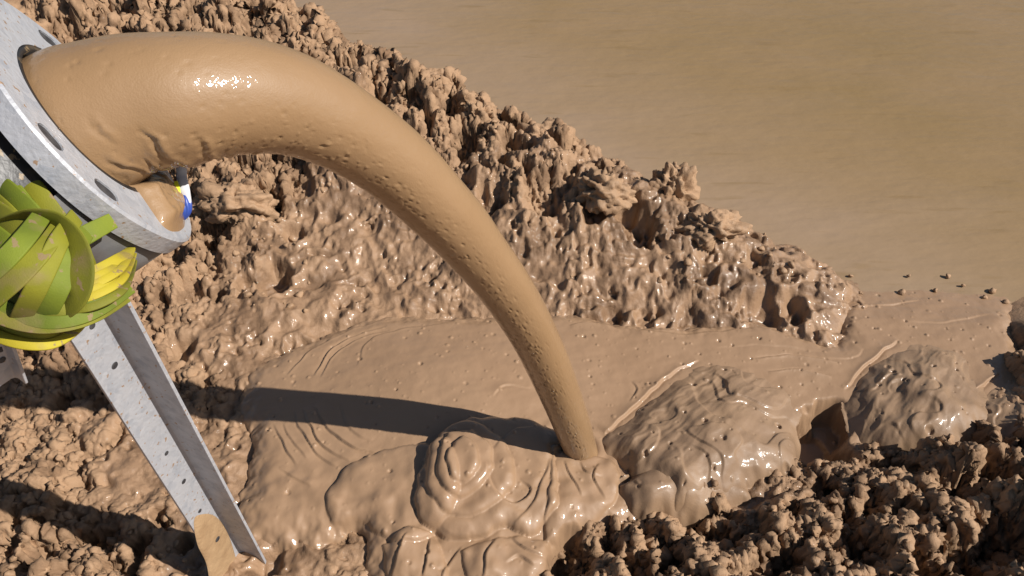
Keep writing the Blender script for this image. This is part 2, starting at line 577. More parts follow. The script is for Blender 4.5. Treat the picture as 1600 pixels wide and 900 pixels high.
for x0, y0, x1, y1, n_ in ((430, 30, 980, 300, 26), (20, 0, 430, 60, 14), (230, 260, 480, 470, 18), (1000, 800, 1600, 895, 20), (1330, 680, 1600, 800, 14), (0, 770, 300, 895, 10), (620, 200, 900, 330, 10)):
    for _ in range(n_):
        HOLES.append((_r.uniform(x0, x1), _r.uniform(y0, y1), _r.uniform(8, 18), _r.uniform(.04, .10)))
HW = []
for px, py, r, d in HOLES:
    g = G(px, py, 0.1)
    for _ in range(4):
        zz = float(macro(np.array([g[0]]), np.array([g[1]]))[0])
        g = G(px, py, zz)
    HW.append((g[0], g[1], r * np.linalg.norm(g - CC) / FPX, d))


def holes(x, y):
    wx = x + 0.030 * fbm(x * 13, y * 13, 181, 4)
    wy = y + 0.030 * fbm(x * 13 + 9, y * 13, 187, 4)
    out = np.zeros_like(x)
    for hx, hy, r, d in HW:
        b = (np.abs(x - hx) < 3 * r) & (np.abs(y - hy) < 4 * r)
        if b.any():
            q = np.hypot((wx[b] - hx) / r, (wy[b] - hy) / (1.25 * r))
            out[b] = np.maximum(out[b], d * sstep(1.15, 0.55, q))
    return out


def crumb_relief(x, y, sd=0):
    wx = x + 0.030 * fbm(x * 18, y * 18, 3 + sd, 4)
    wy = y + 0.030 * fbm(x * 18 + 40, y * 18, 9 + sd, 4)
    big = sstep(-.25, .25, fbm(x * 3.3, y * 3.3, 191, 2))      # clods come in larger and finer patches
    h = (0.030 + 0.045 * big) * chunks(wx, wy, 0.15, 100 + sd, .12) + (0.018 + 0.020 * big) * chunks(wx, wy, 0.065, 110 + sd, .2)
    h = h + 0.012 * fbm(x * 40, y * 40, 135 + sd, 3)
    h = h - 0.045 * domes(wx, wy, 0.085, 140 + sd, .2, .5, dens=.45, sharp=.5)
    h = h + 0.05 * fbm(x * 5, y * 5, 160 + sd, 4)
    return h - 0.005


def slop_relief(x, y, sd=0):
    wx = x + 0.06 * fbm(x * 8, y * 8, 203 + sd, 3)
    wy = y + 0.06 * fbm(x * 8 + 40, y * 8, 209 + sd, 3)
    calm = sstep(-.22, .10, fbm(x * 6, y * 6, 213 + sd, 3))
    r1 = np.clip(1 - np.abs(fbm(wx * 7, wy * 10, 220 + sd, 2)) * 3.2, -.5, 1)
    r2 = np.clip(1 - np.abs(fbm(wx * 20, wy * 24, 230 + sd, 2)) * 2.6, -.6, 1)
    h = 0.030 * r1 + 0.007 * r2 * (1 - .8 * calm) + 0.065 * fbm(x * 5, y * 5, 240 + sd, 3)
    vx = x + 0.012 * fbm(x * 30, y * 30, 243 + sd, 2)
    vy = y + 0.012 * fbm(x * 30 + 7, y * 30, 247 + sd, 2)
    h = h - (1 - .75 * calm) * (0.050 * domes(vx, vy, 0.075, 250 + sd, .12, .30, dens=.6, sharp=.3) + 0.036 * domes(vx, vy, 0.042, 260 + sd, .14, .34, dens=.6, sharp=.3) + 0.022 * domes(vx, vy, 0.024, 267 + sd, .22, .42, dens=.6, sharp=.3))
    h = h + (1 - .8 * calm) * 0.006 * domes(wx, wy, 0.05, 270 + sd, .2, .5, dens=.35, sharp=.7) + 0.003 * fbm(x * 60, y * 60, 275, 2)
    return h - 0.015


def relief(x, y):
    amp = np.clip(f_amp(x, y), 0, 1.6) * 1.12
    slop = sstep(0.2, 0.8, np.clip(f_slop(x, y) + 0.4 * fbm(x * 7, y * 7, 77, 3), 0, 1))
    h = crumb_relief(x, y) * (1 - slop) + slop_relief(x, y) * slop
    return amp * h - holes(x, y), slop


def axis(a, b, s0, s1, grow, lo, hi):
    """fine from a to b (step s0 growing to s1), then ever coarser to lo and hi"""
    v = [a]
    n = 0
    while v[-1] < b:
        t = (v[-1] - a) / (b - a)
        v.append(v[-1] + s0 + (s1 - s0) * t)
    st = s1
    while v[-1] < hi:
        st *= grow
        v.append(v[-1] + st)
    st, w = s0, [a]
    while w[-1] > lo:
        st *= grow
        w.append(w[-1] - st)
    return np.array(w[:0:-1] + v)


gx = axis(-2.25, 1.75, 0.0042, 0.0042, 1.25, -60, 60)
gy = axis(0.95, 4.5, 0.0036, 0.0085, 1.25, -40, 90)
X, Y = np.meshgrid(gx, gy)
sh = X.shape
fine = (np.abs(X) < 5) & (Y > -1.5) & (Y < 10)
Z = np.where(Y > 30, 0.6, np.where(Y > 3, -0.4, 0.2))
x, y = X[fine], Y[fine]
Z[fine] = np.clip(macro(x, y), -0.4, 0.6)
det = (X > -2.4) & (X < 1.95) & (Y > 0.8) & (Y < 4.9)
x, y = X[det], Y[det]
hr, slop = relief(x, y)
fade = sstep(.82, 1.04, y) * sstep(4.85, 4.5, y) * sstep(-2.38, -2.1, x) * sstep(1.93, 1.7, x)
hr = hr * fade
Z[det] += hr
wet = np.zeros(sh)
wet[det] = slop
for _ in range(1):
    Zs = Z.copy()
    Zs[1:-1, 1:-1] = (Z[1:-1, 1:-1] * 4 + (Z[:-2, 1:-1] + Z[2:, 1:-1] + Z[1:-1, :-2] + Z[1:-1, 2:]) * 2 + Z[:-2, :-2] + Z[2:, 2:] + Z[:-2, 2:] + Z[2:, :-2]) / 16
    Z = np.where(det, Zs, Z)
zy, zx = np.gradient(Z, gy, gx)
nl = np.sqrt(zx ** 2 + zy ** 2 + 1)
NX, NY, NZ = -zx / nl, -zy / nl, 1 / nl
x, y, z = X[det], Y[det], Z[det]
ampd = np.clip(f_amp(x, y), 0, 1.6)
wa = 0.010 * vnoise(x * 50 + z * 20, y * 50 - z * 30, 331)
wb = 0.010 * vnoise(x * 50 - z * 25, y * 50 + z * 35, 337)
wc = 0.008 * vnoise(x * 50 + z * 30 + 5, y * 50 + z * 20, 341)
x3, y3, z3 = x + wa, y + wb, z + wc
lump1 = domes3(x3, y3, z3, 0.040, 351, .35, .75, dens=.75)
lump2 = domes3(x3, y3, z3, 0.020, 361, .35, .75, dens=.8)
pit1 = domes3(x3, y3, z3, 0.048, 371, .2, .48, dens=.6, sharp=.35)
pit2 = domes3(x3, y3, z3, 0.024, 381, .25, .55, dens=.6, sharp=.45)
fine_n = fbm(x * 110 + z * 60, y * 110 - z * 60, 391, 2)
pitA = domes3(x3, y3, z3, 0.060, 373, .14, .32, dens=.7, sharp=.3)
pitB = domes3(x3, y3, z3, 0.034, 383, .17, .33, dens=.65, sharp=.3)
pock = (1 - .75 * sstep(-.22, .10, fbm(x * 6, y * 6, 213, 3))) * sstep(-.35, .1, fbm(x * 9, y * 9, 395, 2))
dry = (1 - slop) * np.clip(ampd, .4, 1.25)
rid1 = 1 - np.abs(fbm(x3 * 26 + z3 * 17, y3 * 26 - z3 * 21, 396, 2)) * 3
rid2 = 1 - np.abs(fbm(x3 * 60 - z3 * 35, y3 * 60 + z3 * 42, 398, 2)) * 3
D = dry * (0.010 * lump1 + 0.008 * lump2 + 0.013 * rid1 + 0.009 * rid2 - 0.044 * pit1 - 0.028 * pit2 + 0.008 * fine_n - 0.002) + slop * np.clip(ampd, .3, 1) * (pock * (-0.045 * pitA - 0.024 * pitB + 0.002 * lump2) + 0.0015 * fine_n)
D = D * fade
DX, DY, DZ = np.zeros(sh), np.zeros(sh), np.zeros(sh)
DX[det], DY[det], DZ[det] = D * NX[det], D * NY[det], D * NZ[det]
V = np.stack([X + DX, Y + DY, Z + DZ], -1).reshape(-1, 3)


def grid_faces(r, c):
    i = np.arange(r * c).reshape(r, c)
    return np.stack([i[:-1, :-1], i[:-1, 1:], i[1:, 1:], i[1:, :-1]], -1).reshape(-1, 4)


def set_attr(o, name, vals):
    a = o.data.attributes.new(name, 'FLOAT', 'POINT')
    a.data.foreach_set('value', np.asarray(vals, np.float32).ravel())


ground = mesh_obj('ground', V, grid_faces(*sh), M_GROUND)
set_attr(ground, 'wet', wet)
tag(ground, 'crumbly tan mud bank and churned ground around the pour', 'ground', kind='structure')


def ground_z(px, py):
    g = G(px, py, 0.1)
    for _ in range(4):
        z = float(macro(np.array([g[0]]), np.array([g[1]]))[0])
        g = G(px, py, z)
    return g


# pond
WATER_Z = -0.012
wv = [G(a, b + 45, WATER_Z) for a, b, _ in crest_px[1:]] + [G(a, b, WATER_Z) for a, b in ((1330, 475), (1450, 470), (1570, 475), (1720, 480))] + [np.array(p) for p in ((45, 2.4, WATER_Z), (45, 60, WATER_Z), (-40, 60, WATER_Z), (-14, 9, WATER_Z))]
bm = bmesh.new()
bm.faces.new([bm.verts.new(Vector(p)) for p in wv])
bmesh.ops.recalc_face_normals(bm, faces=bm.faces[:])
bmesh.ops.triangulate(bm, faces=bm.faces[:])
bm.faces.ensure_lookup_table()
if bm.faces[0].normal.z < 0:
    bmesh.ops.reverse_faces(bm, faces=bm.faces[:])
bm.verts.index_update()
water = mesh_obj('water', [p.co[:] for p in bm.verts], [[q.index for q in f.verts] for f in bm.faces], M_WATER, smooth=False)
bm.free()
tag(water, 'still opaque brown pond water behind the mud bank', 'pond', kind='structure')

# ------------------------------------------------------------------ the spreading wet mud
PZ = 0.02


def L(*pts, z=PZ, n=5):
    return smooth_line([G(a, b, z)[:2] for a, b in pts], n)


def fold(x, y, P, a, w, w2=None, taper=True):
    """a crease along P: raised roll on its left, sunken lip on its right"""
    w2 = w2 or w * 0.45
    out = np.zeros_like(x)
    R = 4 * w
    bb = (x > P[:, 0].min() - R) & (x < P[:, 0].max() + R) & (y > P[:, 1].min() - R) & (y < P[:, 1].max() + R)
    if not bb.any():
        return out
    X, Y = x[bb], y[bb]
    best = np.full(X.shape, 1e9)
    sg = np.zeros_like(X)
    tt = np.zeros_like(X)
    n = len(P) - 1
    for i in range(n):
        ax, ay = P[i]
        ex, ey = P[i + 1] - P[i]
        t = np.clip(((X - ax) * ex + (Y - ay) * ey) / (ex * ex + ey * ey + 1e-12), 0, 1)
        qx, qy = X - ax - t * ex, Y - ay - t * ey
        d = np.hypot(qx, qy)
        m = d < best
        best = np.where(m, d, best)
        sg = np.where(m, ex * qy - ey * qx, sg)
        tt = np.where(m, (i + t) / n, tt)
    env = np.clip(np.sin(np.pi * np.clip(tt, 0, 1)), 0, 1) ** 0.6 if taper else 1.0
    up = np.exp(-(best / w)) * (1 - np.exp(-(best / (0.18 * w)) ** 2) * 0.35)
    dn = -0.55 * np.exp(-(best / w2) ** 1.5)
    k = sstep(-0.0025, 0.0025, best * np.sign(sg))
    out[bb] = a * env * (up * k + dn * (1 - k))
    return out


pool_base = rbf([G(a, b, c)[:2] for a, b, c in [(400, 680, .05), (400, 800, .05), (480, 600, .045), (600, 520, .035), (800, 510, .025), (1000, 515, .018), (1200, 520, .012), (1320, 480, .0), (1320, 430, -.06), (1450, 420, -.07), (1440, 478, .0), (1560, 425, -.06), (1560, 500, .015),
                                                (700, 650, .045), (900, 650, .02), (1100, 600, .01), (1280, 600, .005), (600, 800, .045), (600, 890, .03), (750, 760, .05), (850, 800, .04), (800, 895, .02), (930, 760, .03), (1280, 690, -.015), (1450, 560, .01)]],
                [.05, .05, .045, .035, .025, .018, .012, .0, -.06, -.07, -.006, -.06, .012, .045, .02, .01, .005, .045, .03, .05, .04, .02, .03, -.015, .01])
POOL = L((404, 673), (398, 749), (384, 802), (402, 838), (449, 842), (507, 840), (529, 826), (569, 820), (588, 842), (592, 905), (720, 930), (850, 900), (862, 850), (905, 832), (955, 815), (1010, 800), (1120, 790), (1240, 745), (1330, 705), (1420, 680), (1540, 670), (1620, 620), (1600, 560), (1590, 500), (1640, 430), (1640, 405), (1400, 405), (1325, 420),
         (1318, 490), (1306, 532), (1180, 500), (1080, 510), (960, 505), (900, 490), (778, 500), (689, 504), (600, 502), (538, 518), (493, 542), (430, 568), (395, 590), (380, 640), n=4)
LOBE1 = L((600, 722), (555, 740), (524, 771), (514, 800), (524, 826), (569, 822), (591, 842), (650, 860), (720, 800), (700, 720), (660, 712), n=4)
LOBE2 = L((735, 676), (687, 704), (666, 744), (650, 800), (668, 836), (702, 851), (747, 850), (790, 835), (827, 845), (866, 810), (872, 770), (866, 725), (900, 700), (820, 670), n=4)
COIL = [(L((689, 702), (672, 740), (668, 785), (686, 815), (730, 826), (780, 806), (806, 770), (790, 720), (745, 690), (700, 690), n=4), .020, .030),
        (L((702, 712), (690, 745), (690, 785), (708, 804), (740, 798), (768, 770), (768, 730), (740, 706), n=4), .018, .022),
        (L((712, 730), (702, 760), (708, 786), (728, 788), (750, 766), (748, 738), (728, 722), n=4), .016, .016)]
LOBE3 = L((862, 716), (900, 714), (935, 720), (965, 735), (962, 785), (930, 820), (880, 845), (850, 850), (858, 780), n=4)
LOBE4 = L((600, 860), (640, 838), (680, 850), (700, 900), (690, 940), (605, 940), n=4)
LOBE5 = L((720, 870), (780, 850), (850, 850), (865, 880), (850, 930), (740, 940), n=4)
FOLDS = [  # polyline, height, width
    (L((453, 600), (493, 558), (547, 527), (612, 508)), -.010, .014),
    (L((495, 604), (515, 567), (551, 540), (606, 524)), -.013, .011),
    (L((505, 606), (525, 570), (560, 545), (612, 530)), -.010, .009),
    (L((562, 590), (578, 549), (635, 527), (700, 520)), -.006, .015),
    (L((478, 655), (493, 690), (515, 718), (550, 737)), .012, .012),
    (L((493, 652), (524, 695), (560, 718), (595, 726)), .012, .014),
    (L((462, 660), (478, 695), (500, 725), (530, 745)), .010, .012),
    (L((431, 678), (449, 713), (467, 740)), .009, .012), (L((446, 676), (462, 706), (484, 733)), .007, .01),
    (L((440, 745), (470, 765), (492, 772)), .008, .014),
    (L((535, 650), (552, 690), (585, 708)), .006, .02),
    (L((690, 838), (716, 850), (760, 846), (800, 828)), .007, .012), (L((813, 772), (829, 786), (806, 804), (775, 794), (760, 758)), .012, .014),
    (L((860, 730), (850, 760), (835, 800), (800, 838)), .009, .02), (L((835, 690), (800, 700), (770, 735)), .006, .03),
    (L((880, 735), (892, 760), (905, 790)), .010, .012), (L((935, 735), (925, 760), (945, 790)), .010, .014), (L((905, 735), (915, 752), (940, 756)), .007, .010),
    (L((868, 720), (895, 712), (935, 722)), .010, .012),
    (L((640, 850), (622, 880), (612, 910)), .012, .014), (L((672, 850), (668, 880), (660, 910)), .014, .014), (L((720, 860), (700, 890), (690, 915)), .010, .014), (L((775, 850), (760, 880), (756, 910)), .012, .014),
    (L((800, 850), (822, 868), (850, 876)), .012, .012), (L((790, 890), (810, 878), (835, 892)), .010, .012),
    (L((944, 684), (968, 662), (1004, 628), (1050, 586), (1092, 564)), .018, .017), (L((1320, 608), (1344, 580), (1377, 552), (1404, 532)), .018, .017), (L((1500, 640), (1525, 612), (1560, 585)), .018, .017),
    # ripples where the stream lands and by the berm foot
    (L((772, 640), (790, 622), (830, 622)), .006, .012), (L((985, 600), (994, 615), (982, 632)), .008, .010),
    (L((1300, 525), (1180, 512), (1060, 522), (900, 505)), .006, .02), (L((1310, 566), (1240, 555), (1180, 560)), .014, .010), (L((1300, 588), (1250, 577), (1200, 580)), .014, .010), (L((970, 518), (930, 508), (890, 512)), .012, .012), (L((1130, 506), (1050, 516), (960, 512)), .012, .012), (L((1120, 545), (1200, 540), (1300, 552)), .003, .02),
    (L((1330, 472), (1400, 470), (1440, 462)), .006, .014), (L((1420, 500), (1480, 502), (1550, 488)), .004, .02), (L((1290, 560), (1330, 560), (1350, 545)), .004, .015),
]


def bubbles(x, y, amp=1.0, sd=0):
    h = -0.007 * domes(x, y, 0.075, 401 + sd, .05, .11, dens=.35, sharp=.6)
    h = h + 0.006 * domes(x, y, 0.06, 411 + sd, .06, .14, dens=.28, sharp=.6)
    h = h + 0.003 * domes(x, y, 0.03, 421 + sd, .07, .15, dens=.25, sharp=.6)
    return amp * h


def lobe(x, y, P, h, w):
    P = P
    wx = x + 0.006 * vnoise(x * 25, y * 25, 501)
    wy = y + 0.006 * vnoise(x * 25, y * 25 + 9, 502)
    d = poly_sd(wx, wy, P)
    t = np.clip(d / w, 0, 1)
    return h * np.sqrt(np.clip(1 - (1 - t) ** 2, 0, 1))


def pool_plain(x, y):
    c0 = G(690, 610, 0.04)
    return pool_base(x, y) + 0.05 * np.exp(-(((x - c0[0]) / .42) ** 2 + ((y - c0[1]) / .30) ** 2)) + .012


def pool_height(x, y):
    z = pool_base(x, y)
    c0 = G(690, 610, 0.04)
    z = z + 0.05 * np.exp(-(((x - c0[0]) / .42) ** 2 + ((y - c0[1]) / .30) ** 2)) + .012
    wx = x + 0.010 * vnoise(x * 18, y * 18, 511)
    wy = y + 0.010 * vnoise(x * 18 + 5, y * 18, 512)
    for P, h, w in ((LOBE1, .022, .05), (LOBE2, .036, .05), (LOBE3, .022, .04), (LOBE4, .02, .05), (LOBE5, .02, .05)):
        z = z + lobe(x, y, P, h, w)
    for P, h, w in COIL:
        z = z + lobe(x, y, P, h, w)
    for P, a, w in FOLDS:
        z = z + fold((x + wx) / 2, (y + wy) / 2, P, a * 0.68, w * 1.1)
    # soft flow marks
    z = z + 0.006 * fbm(x * 6, y * 9, 521, 3)
    near = sstep(1.62, 1.30, y)
    z = z + near * (0.014 * fbm(wx * 11, wy * 11, 531, 2)) + 0.0005 * fbm(x * 45, y * 45, 541, 2)
    z = z + bubbles(x, y)
    z = z - holes(x, y) * sstep(1.75, 1.70, y)
    # dent round the landing stream
    g = G(905, 705, 0.02)
    r = np.hypot(x - g[0], y - g[1])
    z = z - 0.02 * np.exp(-(r / 0.06) ** 2) + 0.006 * np.sin(r * 120) * np.exp(-(r / 0.10) ** 2)
    return z


def patch_mesh(name, P, step, hfun, mat, edge, drop, margin=0.03, wob=0.012):
    lo, hi = P.min(0) - margin - 0.01, P.max(0) + margin + 0.01
    xs = np.arange(lo[0], hi[0], step)
    ys = np.arange(lo[1], hi[1], step)
    X, Y = np.meshgrid(xs, ys)
    sd = poly_sd(X + wob * fbm(X * 14, Y * 14, 601, 3), Y + wob * fbm(X * 14, Y * 14 + 8, 607, 3), P)
    keep = sd > -margin
    Z = np.full(X.shape, -0.2)
    Z[keep] = hfun(X[keep], Y[keep], sd[keep])
    t = np.clip((sd[keep] + margin) / (edge + margin), 0, 1)
    Z[keep] -= drop * (1 - np.sqrt(np.clip(1 - (1 - t) ** 2, 0, 1)))
    f = grid_faces(*X.shape)
    k = keep.ravel()
    f = f[k[f].all(1)]
    used = np.zeros(k.size, bool)
    used[f.ravel()] = True
    idx = np.cumsum(used) - 1
    V = np.stack([X, Y, Z], -1).reshape(-1, 3)[used]
    return mesh_obj(name, V, idx[f], mat)


mud = patch_mesh('mud', POOL, 0.0035, lambda x, y, sd: pool_height(x, y), M_POOL, 0.07, 0.075, wob=0.026)
tag(mud, 'smooth wet tan mud spreading in folds under the pouring stream', 'mud', kind='stuff')


# ------------------------------------------------------------------ heaps standing in the wet mud
def line_dist(x, y, P):
    d = np.full(x.shape, 1e9)
    for i in range(len(P) - 1):
        ax, ay = P[i]
        ex, ey = P[i + 1] - P[i]
        t = np.clip(((x - ax) * ex + (y - ay) * ey) / (ex * ex + ey * ey + 1e-12), 0, 1)
        d = np.minimum(d, np.hypot(x - ax - t * ex, y - ay - t * ey))
    return d


def heap(poly, left, right, front, hmax, label, sd, wl=0.24, wr=0.34, fall=0.30, lump_=1.0):
    P = smooth_line([G(a, b, 0.0)[:2] for a, b in poly], 4, closed=True)
    Lf = smooth_line([G(a, b, 0.0)[:2] for a, b in left], 5)
    Rt = smooth_line([G(a, b, 0.0)[:2] for a, b in right], 5)
    Fr = smooth_line([G(a, b, 0.0)[:2] for a, b in front], 5)

    du = (Lf[-1] - Lf[0]) / np.linalg.norm(Lf[-1] - Lf[0])

    def hf(x, y, s):
        wx = x + 0.014 * fbm(x * 13, y * 13, 751 + sd, 2)
        wy = y + 0.014 * fbm(x * 13 + 6, y * 13, 757 + sd, 2)
        dl = line_dist(wx, wy, Lf)
        fx = x + 0.05 * fbm(x * 7, y * 7, 761 + sd, 3)
        fy = y + 0.05 * fbm(x * 7 + 6, y * 7, 767 + sd, 3)
        a = np.clip(dl / wl, 0, 1)
        ql = 1 - np.exp(-1.7 * dl / wl)
        df = line_dist(fx, fy, Fr)
        qf = np.sqrt(np.clip(1 - (1 - np.clip(df / .11, 0, 1)) ** 2, 0, 1))
        qr = sstep(0, 1, np.clip(line_dist(wx, wy, Rt) / wr, 0, 1)) if Rt is not None else 1.0
        u = wx * du[0] + wy * du[1]
        v = -wx * du[1] + wy * du[0]
        inn = np.clip(s / .08, 0, 1)
        big = fbm(x * 5 + sd, y * 5, 701 + sd, 3)
        z = pool_plain(x, y) - 0.006 - 0.085 * (1 - qf) + qf * hmax * ql * qr * (0.35 + 0.65 * np.exp(-(np.maximum(dl - wl * .8, 0) / fall) ** 2)) * (1 + .38 * big)
        # smears dragged along the steep side, and a few overlapping folds
        sm = np.exp(-(dl / (1.1 * wl)) ** 2)
        z = z + lump_ * inn * sm * (0.006 * (1 - np.abs(fbm(u * 4, v * 16, 717 + sd, 2)) * 2.5) + 0.004 * fbm(u * 10, v * 50, 719 + sd, 2))
        st = fbm(x * 4.5 + 3, y * 4.5 + sd, 743 + sd, 2)
        z = z + lump_ * inn * 0.007 * (sstep(.02, .06, st) + sstep(-.24, -.19, st)) + lump_ * inn * 0.004 * fbm(wx * 15, wy * 15, 711 + sd, 2)
        z = z - 0.014 * domes(wx, wy, 0.085, 721 + sd, .05, .14, dens=.4, sharp=.5) + 0.005 * domes(wx, wy, 0.06, 731 + sd, .08, .16, dens=.2, sharp=.6)
        z = z - 0.007 * domes(wx, wy, 0.035, 741 + sd, .08, .2, dens=.12, sharp=.5)
        return z
    o = patch_mesh('mud_heap', P, 0.0032, hf, M_HEAP, 0.03, 0.012, margin=0.012)
    return tag(o, label, 'mud heap', 'slumped heaps in the wet mud')


heap([(938, 695), (975, 668), (1012, 632), (1060, 590), (1097, 570), (1150, 572), (1225, 605), (1250, 645), (1238, 668), (1256, 700), (1240, 738), (1190, 756), (1130, 785), (1060, 806), (1010, 780), (960, 740)],
     [(930, 720), (940, 693), (975, 668), (1012, 632), (1060, 590), (1100, 568)], [(1100, 562), (1160, 566), (1230, 600), (1256, 635)], [(1275, 690), (1245, 745), (1190, 765), (1130, 792), (1060, 814), (1000, 790), (950, 745)], 0.095, 'largest slumped mud heap, right beside where the pouring stream lands', 0)
heap([(962, 772), (1005, 752), (1060, 742), (1120, 752), (1165, 775), (1150, 800), (1090, 812), (1030, 818), (985, 808)],
     [(985, 812), (964, 790), (962, 770), (990, 754)], [(1060, 735), (1130, 745), (1180, 765)], [(1180, 790), (1150, 806), (1090, 818), (1030, 824), (980, 814)], 0.07, 'low smooth mud roll in front of the largest slumped heap', 40, 0.05, .05, .3, .5)
heap([(1320, 640), (1328, 612), (1352, 580), (1385, 556), (1412, 536), (1460, 540), (1510, 565), (1545, 610), (1540, 660), (1500, 710), (1400, 715), (1345, 695)],
     [(1335, 700), (1319, 640), (1330, 610), (1352, 580), (1385, 556), (1414, 533)], [(1414, 528), (1465, 534), (1515, 560), (1550, 610)], [(1560, 680), (1500, 720), (1400, 725), (1340, 705)], 0.10, 'pitted mud heap with glossy left edge above the rough right bank', 80)
heap([(1500, 652), (1530, 622), (1570, 592), (1620, 580), (1680, 620), (1680, 700), (1600, 720), (1530, 690)],
     [(1505, 690), (1500, 650), (1530, 620), (1572, 590)], [(1590, 570), (1700, 620)], [(1700, 720), (1600, 730), (1525, 700)], 0.10, 'dark mud heap cut by the right frame edge', 120)

# ------------------------------------------------------------------ clods
def ico(sub):
    bm = bmesh.new()
    bmesh.ops.create_icosphere(bm, subdivisions=sub, radius=1)
    v = np.array([p.co for p in bm.verts])
    f = np.array([[q.index for q in p.verts] for p in bm.faces])
    bm.free()
    return v, f


def lump(v, r, sd, rough=0.35, freq=1.6, planes=13, lo_=.42):
    """a broken, faceted lump: planes cut a ball, then crumbly noise and pits"""
    rg_ = np.random.default_rng(1000 + sd)
    n = rg_.normal(size=(planes, 3)); n /= np.linalg.norm(n, axis=1)[:, None]
    dk = rg_.uniform(lo_, .98, planes)
    q = v @ n.T
    rad = np.where(q > .05, dk / np.maximum(q, .05), 9).min(1)
    rad = np.minimum(rad, 1.15)
    a, b, c = v[:, 0], v[:, 1], v[:, 2]
    f = fbm(a * freq + sd, b * freq + c * 1.3, sd, 4) + fbm(c * freq - sd, a * freq + b * 1.3, sd + 5, 4)
    p = domes(a + c * .7 + 50, b + c * .4 + 50, 0.36, sd + 9, .15, .45, dens=.6, sharp=.4)
    p2 = domes(a - c * .5 + 50, b + c * .6 + 50, 0.17, sd + 19, .2, .5, dens=.6, sharp=.4)
    k = fbm((a + c) * 7, (b - c * .6) * 7, sd + 29, 3)
    return v * (rad + rough * f - rough * .7 * p - rough * .3 * p2 + rough * .25 * k)[:, None] * np.asarray(r)


IV, IF = ico(5)
big = [((1046, 305), (.10, .085, .14), 'tall pointed pitted mud lump, highest on the bank beside the pond'),
       ((622, 112), (.10, .09, .11), 'small pointed clod on the bank crest left of two dark rounded clods'),
       ((672, 142), (.13, .10, .10), 'rounded clod with dark shaded left side on the bank crest'),
       ((742, 172), (.11, .10, .09), 'third crest clod, next along the crest below the dark rounded one'),
       ((850, 225), (.10, .08, .08), 'pale clod on the crest between the pointed lump and dark clods'),
       ((1110, 360), (.11, .08, .07), 'squat curled clod just below the tall pointed lump'),
       ((940, 300), (.11, .09, .08), 'broad pitted mud clod left of the tall pointed lump'),
       ((370, 320), (.14, .11, .09), 'flat layered clod under the mud arch, just right of the strap end'),
       ((560, 66), (.10, .09, .08), 'clod on the crest above the top of the mud arch')]
for i, ((px, py), r, lab) in enumerate(big):
    g = ground_z(px, py)
    v = lump(IV, r, 31 + i * 7, .42, 1.9, 11, .72) + np.array([g[0], g[1], g[2] + r[2] * 0.05])
    tag(mesh_obj('mud_clod', v, IF, M_CLOD), lab, 'clod', 'large clods on the mud bank')

sv, sf = ico(2)
shapes = [lump(sv, (1, 1, .85), 300 + k, .25, 1.3, 9) for k in range(10)]
rng = np.random.default_rng(7)
cvs, cfs, nv = [], [], 0
zones = [((150, -10, 620, 130), 500), ((480, 90, 900, 330), 500), ((220, 250, 480, 470), 260), ((0, 560, 330, 640), 120), ((0, 780, 300, 900), 260), ((880, 800, 1600, 900), 700), ((1300, 640, 1600, 900), 700), ((0, 640, 160, 720), 80), ((1000, 300, 1300, 440), 60), ((1560, 480, 1600, 600), 60)]
for (a, b, c, d), n in zones:
    n = int(n * .55)
    px, py = rng.uniform(a, c, n), rng.uniform(b, d, n)
    gg = np.array([G(p, q, 0.12) for p, q in zip(px, py)])
    zz = np.clip(macro(gg[:, 0], gg[:, 1]), -.4, .6) + relief(gg[:, 0], gg[:, 1])[0]
    for g, z in zip(gg, zz):
        if z < 0.02:
            continue
        s = 0.004 + 0.014 * rng.random() ** 2.5
        an = rng.uniform(0, 6.28)
        v = shapes[rng.integers(10)] * s
        v = np.stack([v[:, 0] * math.cos(an) - v[:, 1] * math.sin(an), v[:, 0] * math.sin(an) + v[:, 1] * math.cos(an), v[:, 2]], 1)
        cvs.append(v + np.array([g[0], g[1], z + s * 0.1]))
        cfs.append(sf + nv)
        nv += len(v)
rub = mesh_obj('mud_rubble', np.concatenate(cvs), np.concatenate(cfs), M_CLOD, smooth=False)
tag(rub, 'loose crumbs of drying mud scattered over the banks', 'rubble', kind='stuff')

for i, (px, py, s) in enumerate([(1482, 431, .010), (1410, 455, .012), (1462, 452, .009), (1552, 452, .018), (1538, 462, .012), (1330, 430, .008), (1420, 430, .008), (1346, 457, .009), (1505, 445, .008), (1570, 470, .012)]):
    g = G(px, py, 0.0)
    v = lump(IV[:642] if False else sv, (s * 1.3, s, s), 900 + i) + np.array([g[0], g[1], -0.004])
    tag(mesh_obj('shore_crumb', v, sf, M_CLOD), 'small dark mud crumb poking out of the shallow pond edge', 'crumb', 'crumbs in the shallows at the pond edge')

# ------------------------------------------------------------------ the pouring mud
P0 = at(140, 188, 1.3)
NRM = np.array([0.828, 0.368, 0.4235])
NRM /= np.linalg.norm(NRM)
EA = np.cross(NRM, [0, 0, 1.0]); EA /= np.linalg.norm(EA)     # horizontal, across the bore
EB = np.cross(EA, NRM)                                        # up, across the bore


def ballistic(n=400):
    t = np.linspace(0, 0.63, n)[:, None]
    return at(120, 190, 1.3) + np.array([1.485, .647, .729]) * t - np.array([0, 0, 4.905]) * t * t


